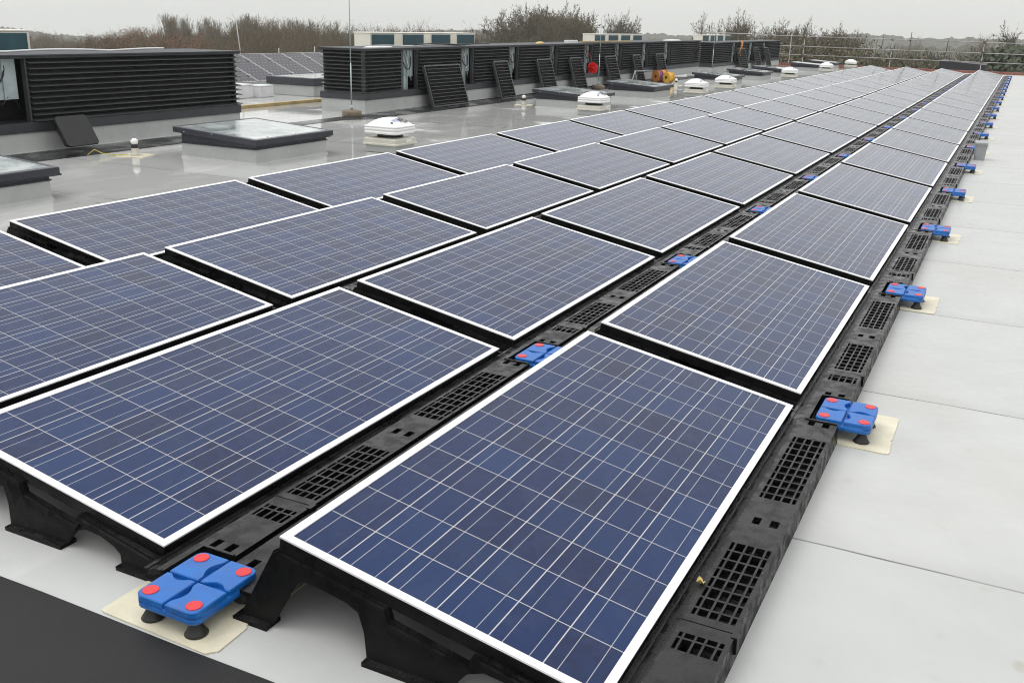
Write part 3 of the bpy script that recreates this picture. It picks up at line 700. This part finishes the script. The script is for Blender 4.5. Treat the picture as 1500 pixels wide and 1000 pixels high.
lump('foam_lump', 'leaf', -8.95, 18.6, 1.03, .08, .16, .05, 'small yellow lump on the long enclosure cap', 'lump', 3)
MBx = MB().box(-9.0, -8.88, 20.0, 20.55, 1.08, 1.15); tag(MBx.build('tool_case', 'sheet', bevel=.01, loc=(0, 0, -.045)), 'small white case on the long enclosure cap', 'case')
lump('white_sacks', 'sheet', -9.1, 28.4, 1.066, .16, .8, .035, 'pile of white sheeting on the far end of the long enclosure', 'sheeting', 6)
tag(MB().box(-9.0, -8.86, 20.9, 24.2, 1.052, 1.08).build('timber_batten', 'timber'), 'orange brown timber batten lying on the long enclosure cap', 'timber')

# red tape bundle
b = MB(); rr = random.Random(8)
for k in range(420):
    v = Vector((rr.gauss(0, 1), rr.gauss(0, 1), rr.gauss(0, 1))).normalized(); a = v.orthogonal().normalized()*.008; ln = rr.uniform(.09, .135)
    p = v*.02; q = v*ln; b.quad(p-a, p+a, q+a*1.4, q-a*1.4)
b.rings([[(.085*math.cos(t)*math.cos(2*math.pi*k/12), .085*math.cos(t)*math.sin(2*math.pi*k/12), .085*math.sin(t)) for k in range(12)] for t in [-1.5+.5*q for q in range(7)]])
o = b.build('tape_bundle', 'redtape', loc=(-8.50, 20.6, .49), fix=False); tag(o, 'bright red bushy bundle of tape hanging by the long enclosure', 'tape bundle')
b = MB(); b.tube([(-8.76, 20.6, .98), (-8.55, 20.6, .75), (-8.50, 20.6, .55)], .004, 4); ob = b.build('cord', 'redtape', o); ob.matrix_parent_inverse = Matrix.Translation((8.50, -20.6, -.49))

# cable reels
def reel(y, mat, rad, label, x=-8.32):
    root = empty('cable_reel', (x, y, rad+.005), R(-30))
    def cyl(a, c, r): 
        n = 22; return MB().rings([[(r*math.cos(2*math.pi*k/n), yy, r*math.sin(2*math.pi*k/n)) for k in range(n)] for yy in (a, c)])
    fm = 'orange' if mat == 'purple' else mat; cyl(-.09, -.075, rad).build('flange', fm, root); cyl(.075, .09, rad).build('flange', fm, root); cyl(-.075, .075, rad*.9).build('winding', mat, root); cyl(-.094, -.0905, rad*.3).build('hub', 'flash', root)
    return tag(root, label, 'cable reel', 'cable reels by the long enclosure')
reel(24.95, 'purple', .16, 'orange cable reel with purple winding, leftmost of the three reels'); reel(25.3, 'orange', .165, 'orange cable reel between the purple wound reel and the yellow one'); reel(24.9, 'yellow', .145, 'yellow cable reel, rightmost of the three reels', -8.0)
# reel stand
b = MB(); b.tube([(-8.35, 22.9, .005), (-8.35, 23.15, .36)], .012, 6); b.tube([(-8.35, 23.4, .005), (-8.35, 23.15, .36)], .012, 6); b.tube([(-8.35, 23.15, .35), (-8.35, 24.6, .33)], .009, 6)
tag(b.build('reel_stand', 'galv'), 'small galvanised A frame stand beside the cable reels', 'stand')

# orange rag on the farthest enclosure
b = MB()
for k in range(6):
    a, c = .09*math.sin(k*1.1), .09*math.sin((k+1)*1.1); z0, z1 = 1.06-.09*k, 1.06-.09*(k+1); wv = .16-.015*k
    b.quad((-8.70+a*.4, 35.3-wv, z0), (-8.70+a*.4, 35.3+wv, z0), (-8.70+c*.4, 35.3+wv*.9, z1), (-8.70+c*.4, 35.3-wv*.9, z1), smooth=True)
tag(b.build('rag', 'rag', fix=False), 'orange rag hanging over the cap of the farthest enclosure', 'rag')

# grey box with lid at the right edge
root = empty('storage_box', (.275, 11.85, 0), R(3))
MB().rings([[(x, y, z) for x, y in rrect(h, .12+h-.066, .02, 3)] for h, z in ((.058, 0), (.066, .165), (.069, .168), (.069, .19))], smooth=False).build('body', 'greybox', root)
MB().rings([[(x, y, z) for x, y in rrect(h, .125+h-.066, .02, 3)] for h, z in ((.073, .191), (.073, .212), (.064, .218))], smooth=False).build('lid', 'greybox', root)
MB().box(.0695, .082, -.02, .02, .13, .18).build('clasp', 'white', root)
tag(root, 'grey plastic storage box beside the right edge of the array', 'box')
# yellow dead leaf on the near tray
b = MB(); n = 7
for i in range(n-1):
    for sgn in (-1, 1):
        q = lambda k, e: ((k/(n-1)-.5)*.034, e*sgn*.011*math.sin(math.pi*k/(n-1))**.7, .004*e + .006*math.sin(k*1.3))
        b.quad(q(i, 0), q(i+1, 0), q(i+1, 1), q(i, 1), smooth=True)
o = b.build('dead_leaf', 'leaf', loc=(.040, .585, .077), fix=False); o.rotation_euler = (.2, .1, 2.2); tag(o, 'tiny yellow dead leaf lying on the black tray in front', 'leaf')

# ------------------------------------------------------------------ things behind the enclosures on the left
root = empty('tilted_panel_rack', (-14.2, 13.0, 0))
MB().box(-1.3, -1.26, -.5, 8.3, .0, .55).box(-.05, -.01, -.5, 8.3, .0, .08).box(-1.26, -.05, -.4, -.36, .02, .06).build('support', 'galv', root)
tag(root, 'low metal rack holding the mono panels behind the enclosures', 'rack')
def mono_panel():
    t = empty('mono_panel'); tl = math.atan2(.52, 1.18)
    f = lambda u, y, h: (-u*math.cos(tl) + h*math.sin(tl), y, .10 + u*math.sin(tl) + h*math.cos(tl))
    b = MB(); L2, W2 = 1.29, .715
    for u0, u1, y0, y1 in ((0, .02, 0, W2), (L2-.02, L2, 0, W2), (.02, L2-.02, 0, .02), (.02, L2-.02, W2-.02, W2)):
        c = [f(u, y, h) for h in (-.03, 0) for y in (y0, y1) for u in (u0, u1)]; i = len(b.v); b.v += c
        for q in ((0, 2, 3, 1), (4, 5, 7, 6), (0, 1, 5, 4), (2, 6, 7, 3), (0, 4, 6, 2), (1, 3, 7, 5)): b.f.append(tuple(i+k for k in q)); b.sm.append(False)
    b.build('frame', 'steel', t)
    b = MB(); b.quad(f(.015, .015, -.004), f(.015, W2-.015, -.004), f(L2-.015, W2-.015, -.004), f(L2-.015, .015, -.004)); g = b.build('cell_glass', MONO, t, fix=False)
    uv = g.data.uv_layers.new(name='UVMap')
    for lp in g.data.loops:
        x, y, z = g.data.vertices[lp.vertex_index].co; uv.data[lp.index].uv = (y/W2*6, -x/1.18*10)
    b = MB()
    for u in (.3, 1.0): b.box(*[v for v in (f(u, 0, 0)[0]-.035, f(u, 0, 0)[0]+.035, W2-.02, W2+.025, f(u, 0, 0)[2]-.01, f(u, 0, 0)[2]+.02)])
    b.build('clamp', 'sheet', t)
    return t
tt = NT('mono_cells'); uv = tt.n('UVMap').outputs[0]; vo = tt.n('TexVoronoi', feature='F1'); vo.voronoi_dimensions = '2D'; vo.inputs['Randomness'].default_value = 0; vo.inputs['Scale'].default_value = 1; tt.link(uv, vo.inputs['Vector'])
MONO = tt.set(tt.mix(tt.rng(vo.outputs['Distance'], .54, .64, 0, 1), (.010, .010, .02), (.16, .16, .17)), .2, IOR=1.3)
mp0 = mono_panel()
for k in range(11):
    o = mp0 if k == 0 else copy_tree(mp0); o.location = (-14.2, 12.55 + .735*k, 0)
    tag(o, f'dark mono solar panel behind the enclosures, {ORD[k]} from the left', 'solar panel', 'dark tilted panels behind the enclosures')
tag(MB().box(-.05, .05, 0, 3.5, 0, .05).build('timber_plank', 'timber', loc=(-10.75, 10.2, .001)), 'yellow brown timber plank on the roof between the two nearer enclosures', 'plank')
root = empty('back_skylight', (-12.6, 13.9, 0))
MB().box(0, 1.1, 0, 2.6, 0, .2).build('kerb', 'kerb', root, bevel=.01); MB().box(-.03, 1.13, -.03, 2.63, .2, .34).build('frame', 'skyframe', root, bevel=.006); MB().box(.05, 1.05, .05, 2.55, .34, .346).build('glass', 'glass', root)
tag(root, 'long dark framed skylight seen between the two nearer enclosures', 'skylight')
for k, (x, y, s) in enumerate(((-12.3, 12.7, .17), (-12.2, 13.2, .15))):
    o = MB().box(-s, s, -s*1.2, s*1.2, 0, s*1.3).box(-s*1.04, s*1.04, -s*1.25, s*1.25, s*1.3, s*1.45).build('carton', 'sheet', loc=(x, y, .001), bevel=.008)
    tag(o, ['white carton left of the skylight behind the enclosures', 'smaller white carton touching the skylight behind the enclosures'][k], 'carton')
for k, (x, y, h, ln) in enumerate(((-15.6, 16.6, 1.25, -.10), (-15.7, 18.0, .72, 0.), (-15.7, 19.4, .75, 0.))):
    b = MB(); b.tube([(x, y, .0), (x+ln*.5, y+ln, h)], .012, 6); tag(b.build('slim_pole', 'steel'), ['tall slanting slim pole behind the mono panels', 'short slim pole behind the middle of the mono panels', 'short slim pole right behind the mono panels'][k], 'pole')

# ------------------------------------------------------------------ scaffold railing along the far edge
root = empty('scaffold_railing', (-4, 44.0, 0)); SY = 44.0
def S(b, n, mt): b.v = [(x+4, y-SY, z) for x, y, z in b.v]; return b.build(n, mt, root)
for zc, nm in ((1.18, 0), (.80, 1), (.44, 2)):
    segs = [(-11.0, -6.2), (-6.4, -2.0), (-2.2, 2.2), (2.0, 8)]
    for k, (a, c) in enumerate(segs): S(MB().tube([(a, SY-.06-.05*(k % 2), zc + (.04 if nm == 0 else 0) - .004*(a+6)), (c, SY-.06-.05*(k % 2), zc + (.04 if nm == 0 else 0) - .004*(c+6))], .015, 8), 'rail', 'steel')
for x, z0, z1, mt in ((-8.72, -3, 1.28, 'steel'), (-8.14, -3, 1.30, 'steel'), (-6.1, .7, 1.34, 'rust'), (-4.9, .7, 1.32, 'rust'), (-4.5, -3, 1.27, 'steel'), (-3.8, -3, 1.52, 'rust'), (-2.35, .75, 1.3, 'rust'), (-.98, -3, 1.28, 'steel'), (1.3, -3, 1.3, 'steel'), (3.5, -3, 1.4, 'steel')):
    S(MB().tube([(x, SY, z0), (x+.02, SY, z1)], .015, 8), 'post', mt)
b = MB()
for x in (-8.14, -4.5, -3.8, -.98):
    for z in (1.2, .8, .44): b.box(x-.04, x+.05, SY-.09, SY+.03, z-.035, z+.045)
S(b, 'couplers', 'rust')
tag(root, 'scaffold tube guard railing with three rails along the far roof edge', 'railing')
root = empty('side_railing', (-10.6, 36, 0))
for z in (1.30, .85): MB().tube([(0, 0, z), (.1, 7.9, z-.05)], .026, 8).build('rail', 'steel', root)
for y in (.4, 4.0, 6.0): MB().tube([(.05, y, -2), (.05, y, 1.42)], .026, 8).build('post', 'rust', root)
tag(root, 'side length of scaffold railing behind the farthest enclosure', 'railing')

# ------------------------------------------------------------------ trees
def tree_meshes(seed, kind):
    rr = random.Random(seed); tb = MB(); cb = MB(); sb = MB()
    P = dict(broad=(1., .62, 8, .9), poplar=(1., .30, 12, .25), rust=(1., .62, 8, .9), bush=(1., .75, 9, 1.1), ash=(1., .55, 11, .62))[kind]
    def ribbon(p, q, w):
        d = (q-p); a = d.cross(Vector((rr.gauss(0, 1), rr.gauss(0, 1), rr.gauss(0, 1)))).normalized()*w
        cb.quad(p-a, p+a, q+a*.35, q-a*.35)
    def branch(p, d, ln, r, dep):
        n = 4 if dep < 2 else 3; pts = [p]; q = p; dd = d.normalized()
        for k in range(n):
            up = .22 if kind == 'poplar' else ((.02 if kind == 'ash' else .10) if dep else 0.)
            dd = (dd + Vector((rr.gauss(0, .13), rr.gauss(0, .13), rr.gauss(0, .10)+up))).normalized()
            q = q + dd*(ln/n); pts.append(q)
        if dep < 3: (tb if dep < 2 else cb).tube(pts, r, 5 if dep < 1 else 3, r*.45)
        else:
            for a, c in zip(pts, pts[1:]): ribbon(a, c, max(r, .0026 if kind == 'ash' else .0017))
        if dep >= 4:
            return
        kids = (P[2], 6, 5, 4)[dep] + (1 if kind in ('ash', 'bush') and dep else 0)
        for k in range(kids):
            t = rr.uniform((.45 if kind == 'ash' else .28) if dep == 0 else .2, 1.0)
            if k == 0 and dep: t = 1.
            i = min(n-1, int(t*n)); s = pts[i].lerp(pts[i+1], t*n-i)
            ax = dd.cross(Vector((rr.gauss(0, 1), rr.gauss(0, 1), rr.gauss(0, 1)))).normalized()
            ang = (rr.uniform(.35, .95) if kind != 'poplar' else rr.uniform(.18, .42))*(1 if dep else P[3]+.1)
            nd = (Matrix.Rotation(ang, 3, ax) @ dd)
            if nd.z < -.15: nd.z *= -.5
            f = rr.uniform(.38, .54) if kind == 'ash' else rr.uniform(.5, .72)
            if dep == 0: f = P[1]*((1.15-.75*t) if kind != 'ash' else .95)*rr.uniform(.85, 1.15) + (.12 if kind == 'poplar' else 0)
            branch(s, nd, ln*f, r*(.42 if dep == 0 else .5), dep+1)
        if dep == 3 or (dep == 2 and kind == 'rust'):
            e = pts[-1]
            if kind in ('rust', 'bush') :
                for _ in range(5 if kind == 'rust' else 3):
                    c = e + Vector((rr.gauss(0, .03), rr.gauss(0, .03), rr.gauss(0, .03))); a = Vector((rr.gauss(0, 1), rr.gauss(0, 1), rr.gauss(0, 1))).normalized()*(.0085 if kind == 'rust' else .005); bb = a.orthogonal().normalized()*.005
                    sb.quad(c-a-bb, c+a-bb, c+a+bb, c-a+bb)
            if kind == 'ash' and rr.random() < .38 and e.z > .4:
                c = e; s = rr.uniform(.004, .0085)
                o = [c+Vector(v)*s for v in ((1, 0, 0), (0, 1, 0), (-1, 0, 0), (0, -1, 0), (0, 0, 1.3), (0, 0, -1.5))]
                for f in ((0, 1, 4), (1, 2, 4), (2, 3, 4), (3, 0, 4), (1, 0, 5), (2, 1, 5), (3, 2, 5), (0, 3, 5)): sb.quad(*[o[k] for k in f])
    # everything in units of the tree's own height
    trunkn = {'ash': 4, 'bush': 4}.get(kind, 1)
    for _ in range(trunkn):
        branch(Vector((rr.gauss(0, .01), rr.gauss(0, .01), 0)), Vector((rr.gauss(0, .05), rr.gauss(0, .05), 1)) if trunkn == 1 else Vector((rr.gauss(0, .4), rr.gauss(0, .4), 1)), {'bush': .55, 'ash': .6}.get(kind, .72), {'poplar': .014, 'ash': .011, 'bush': .009}.get(kind, .020), 0)
    zs = sorted(v[2] for v in cb.v); zt = zs[min(len(zs)-1, int(len(zs)*dict(ash=.990, broad=.998, rust=.998, poplar=.999, bush=.9997)[kind]))]
    for q in (tb, cb, sb): q.v = [(x/zt, y/zt, z/zt) for x, y, z in q.v]
    return tb, cb, sb
TREES = {}
def proto(kind, seed, tw, lf):
    tb, cb, sb = tree_meshes(seed, kind)
    return (tb.mesh('trunk', 'bark'), cb.mesh('crown', tw), sb.mesh('leaf_clusters', lf) if sb.v else None)
for kind, seeds, tw, lf in (('broad', (1, 2, 3), 'twig', None), ('poplar', (4, 5), 'paletwig', None), ('rust', (6, 7), 'twig', 'rustleaf'), ('bush', (8, 9), 'olive', 'shrub'), ('ash', (10, 11), 'twig', 'seed')):
    TREES[kind] = [proto(kind, s, tw, lf) for s in seeds]
TR = random.Random(77)
def tree(kind, px, py, d, wide, label, group=None, name=None, cat='tree'):
    if kind == 'ash': py += 3; d *= 1.95
    g = far(px, d); h = far_top(px, py, d) - g.z
    root = empty(name or {'poplar': 'poplar_tree', 'bush': 'shrub', 'ash': 'ash_tree', 'rust': 'rust_leaved_tree', 'broad': 'bare_tree'}[kind], g, TR.uniform(0, 6.28))
    wide *= .78 if kind == 'ash' else 1; root.scale = (h*wide, h*wide, h)
    for me, nm in zip(TR.choice(TREES[kind]), ('trunk', 'crown', 'leaf_cluster')):
        if me:
            o = bpy.data.objects.new(nm, me); COL.objects.link(o); o.parent = root
            if nm == 'leaf_cluster': o['kind'] = 'stuff'
    if kind == 'bush': cat = 'shrub'
    return tag(root, label, cat, group)
def sky_top(px, pts):
    for (xa, ya), (xb, yb) in zip(pts, pts[1:]):
        if xa <= px <= xb: return ya + (yb-ya)*(px-xa)/(xb-xa)
WOOD = [(100, 55), (140, 50), (175, 42), (215, 37), (235, 42), (300, 46), (340, 32), (370, 24), (430, 30), (500, 33), (560, 36), (640, 42), (745, 46)]
px = 128
while px < 745:
    for d, dy in ((TR.uniform(165, 200), 0), (TR.uniform(150, 165), 3), (TR.uniform(135, 150), 6), (TR.uniform(118, 134), 11), (TR.uniform(100, 116), 17)):
        x = px + TR.uniform(-7, 7); x = min(744, max(101, x))
        k = 'rust' if (150 < x < 300 and TR.random() < .5) or TR.random() < .05 else 'broad'
        tree(k, x, sky_top(x, WOOD) + dy + TR.uniform(-2, 5), d, TR.uniform(.75, 1.05),
             'tree with rust brown leaves in the wood beyond the roof' if k == 'rust' else 'bare brown tree in the wood beyond the left of the roof', 'rust leaved trees of the wood' if k == 'rust' else 'bare trees of the wood')
    px += 12
for x, y in ((240, 21), (247, 23), (255, 20), (266, 25), (277, 24), (290, 28), (297, 26), (309, 29), (328, 26), (340, 24), (351, 27), (365, 22), (373, 20), (385, 24), (402, 27), (420, 27), (436, 28), (455, 28), (470, 30)):
    tree('poplar', x, y, TR.uniform(150, 185), TR.uniform(.8, 1.1), 'tall pale bare poplar rising above the left wood', 'bare poplars above the wood')
for px in range(-4, 135, 7):
    tree('broad', px, sky_top(px, [(-10, 36), (0, 37), (60, 45), (100, 51), (180, 56)]) + TR.uniform(1, 7), TR.uniform(230, 300), TR.uniform(1., 1.4), 'hazy bare tree on the wooded slope at the far left', 'trees of the left slope')
SINGLE = [('ash', 762, 27, 80, .8, 'bare tree at the left end of the big clump rising behind the long enclosure'), ('ash', 786, 20, 78, .9, 'tall bare tree in the left half of the big clump behind the long enclosure'),
          ('ash', 806, 24, 70, .8, 'bare tree in the middle of the big clump behind the long enclosure'), ('ash', 824, 17, 74, .9, 'tallest bare tree with dark seed clumps left of the middle condensers'), ('ash', 845, 25, 76, .8, 'bare tree with dark seed clumps at the right end of the big clump'),
          ('ash', 872, 27, 84, .62, 'slender bare tree just above the left of the middle condensers'), ('ash', 891, 33, 82, .6, 'low slender bare tree between two others above the middle condensers'), ('ash', 908, 26, 80, .62, 'slender bare tree just above the right of the middle condensers'),
          ('ash', 1050, 32, 70, .62, 'bare forked tree behind the far condensers, left one'), ('ash', 1070, 36, 74, .6, 'low bare forked tree behind the far condensers, middle one'), ('ash', 1090, 26, 72, .62, 'bare forked tree behind the far condensers, right one'),
          ('ash', 1163, 42, 64, .7, 'bare tree with dark seed clumps behind the left end of the scaffold railing'), ('ash', 1180, 39, 62, .75, 'tallest bare tree with dark seed clumps behind the scaffold railing'), ('ash', 1212, 46, 66, .8, 'lower bare tree right of the seed clump trees behind the railing'),
          ('ash', 1504, 38, 58, .7, 'bare tree with dark clumps at the right edge of the picture'), ('broad', 1446, 49, 270, 1.25, 'broad round bare tree in the hazy distance near the right edge'),
          ('broad', 1360, 54, 250, 1.1, 'dark round tree in the haze behind the tallest scaffold post'), ('broad', 1312, 57, 300, 1.1, 'small round tree in the haze left of the tallest post'), ('broad', 1408, 56, 330, 1.2, 'round tree in the haze halfway to the right edge'),
          ('broad', 712, 42, 110, .9, 'bare tree at the right end of the left wood'), ('broad', 615, 30, 120, .7, 'thin bare tree above the near condensers'), ('broad', 1133, 44, 130, 1., 'faint bare tree left of the railing end')]
for a in SINGLE: tree(*a)
for env, stp in (([(744, 56), (757, 38), (775, 25), (800, 20), (825, 18), (842, 23), (855, 38), (862, 54)], 9), ([(1148, 60), (1156, 47), (1170, 39), (1184, 40), (1196, 53), (1212, 46), (1228, 56), (1238, 66)], 12)):
    px = env[0][0] + 2
    while px < env[-1][0]:
        tree('ash', px, sky_top(px, env) + TR.uniform(0, 9), TR.uniform(76, 96), TR.uniform(.85, 1.2), 'smaller bare tree filling the clumps of trees beyond the roof', 'small bare trees of the clumps'); px += stp
for px in range(745, 1440, 14):
    d = TR.uniform(58, 80); y = (66 if px < 960 else 70 if px < 1140 else 57 if px < 1235 else 77) + TR.uniform(-4, 6)
    tree('bush', px, y, d, TR.uniform(1.2, 1.7), 'brown winter shrub in the thicket below the far roof edge', 'shrubs of the thicket beyond the roof')
    if px > 1120: tree('bush', px+6, y+9+TR.uniform(-3, 3), d-8, TR.uniform(1.2, 1.7), 'brown winter shrub in the thicket below the far roof edge', 'shrubs of the thicket beyond the roof')

# green hedge mound at the far right and a dark shed before it
b = MB(); hr = random.Random(3); HP = [(1420, 90), (1445, 80), (1470, 72), (1490, 67), (1540, 65), (1600, 68)]
core = MB()
for k in range(9000):
    x = hr.uniform(1428, 1600); d = hr.uniform(60, 70); zt = far_top(x, sky_top(x, HP), 65); g = far(x, d)
    z = g.z + (zt-g.z)*(1-((d-65)/5.5)**2*.35)*hr.uniform(.45, 1)**.5 + hr.gauss(0, .08)
    p = Vector((g.x, g.y, z)); a = Vector((hr.gauss(0, 1), hr.gauss(0, 1), hr.gauss(0, 1))).normalized()*hr.uniform(.08, .2); c = a.orthogonal().normalized()*.11
    b.quad(p-a-c, p+a-c, p+a+c, p-a+c)
o = b.build('hedge', 'hedge', fix=False); tag(o, 'dark green evergreen hedge rising at the right edge beyond the roof', 'hedge')
for x in range(1428, 1600, 8):
    zt = far_top(x, sky_top(x, HP), 65)
    p0, p1 = far(x, 61.5), far(x+9, 68.5); core.box(min(p0.x, p1.x)-.3, max(p0.x, p1.x)+.3, p0.y, p1.y, p0.z, p0.z + (zt-p0.z)*.86)
core.build('stems', 'hedge', o)
g = far(1418, 56); root = empty('shed', g); h = far_top(1418, 89, 56) - g.z
MB().box(-.9, .9, -1.5, 1.5, 0, h-.5).build('wall', 'shed', root); MB().prism([(-1.05, h-.5), (1.05, h-.5), (1.05, h-.15), (-1.05, h)], lambda x, z: (x, -1.7, z), lambda x, z: (x, 1.7, z)).build('roof', 'shed', root)
MB().box(-.9, .6, -1.53, -1.505, h-1.6, h-.75).build('window', 'sheet', root)
tag(root, 'small dark shed below the far parapet at the right', 'shed')

# ------------------------------------------------------------------ haze
b = MB(); zmin = min(v for v in [earth(CAM.x+sx*GS, CAM.y+sy*GS) for sx in (-1, 1) for sy in (-1, 1)]) - 5
zmax = max(v for v in [earth(CAM.x+sx*GS, CAM.y+sy*GS) for sx in (-1, 1) for sy in (-1, 1)]) + 20
hz = MB().box(CAM.x-GS-20, CAM.x+GS+20, CAM.y-GS-20, CAM.y+GS+20, zmin, max(zmax, 60)).build('haze', 'sheet')
hm = bpy.data.materials.new('haze_air'); hm.use_nodes = True; ht = hm.node_tree; ht.nodes.clear()
ho = ht.nodes.new('ShaderNodeOutputMaterial'); hv = ht.nodes.new('ShaderNodeVolumePrincipled')
hv.inputs['Density'].default_value = .00048; hv.inputs['Color'].default_value = (.92, .935, .94, 1); hv.inputs['Anisotropy'].default_value = .2
ht.links.new(hv.outputs[0], ho.inputs['Volume']); hz.data.materials.clear(); hz.data.materials.append(hm); tag(hz, kind='stuff')
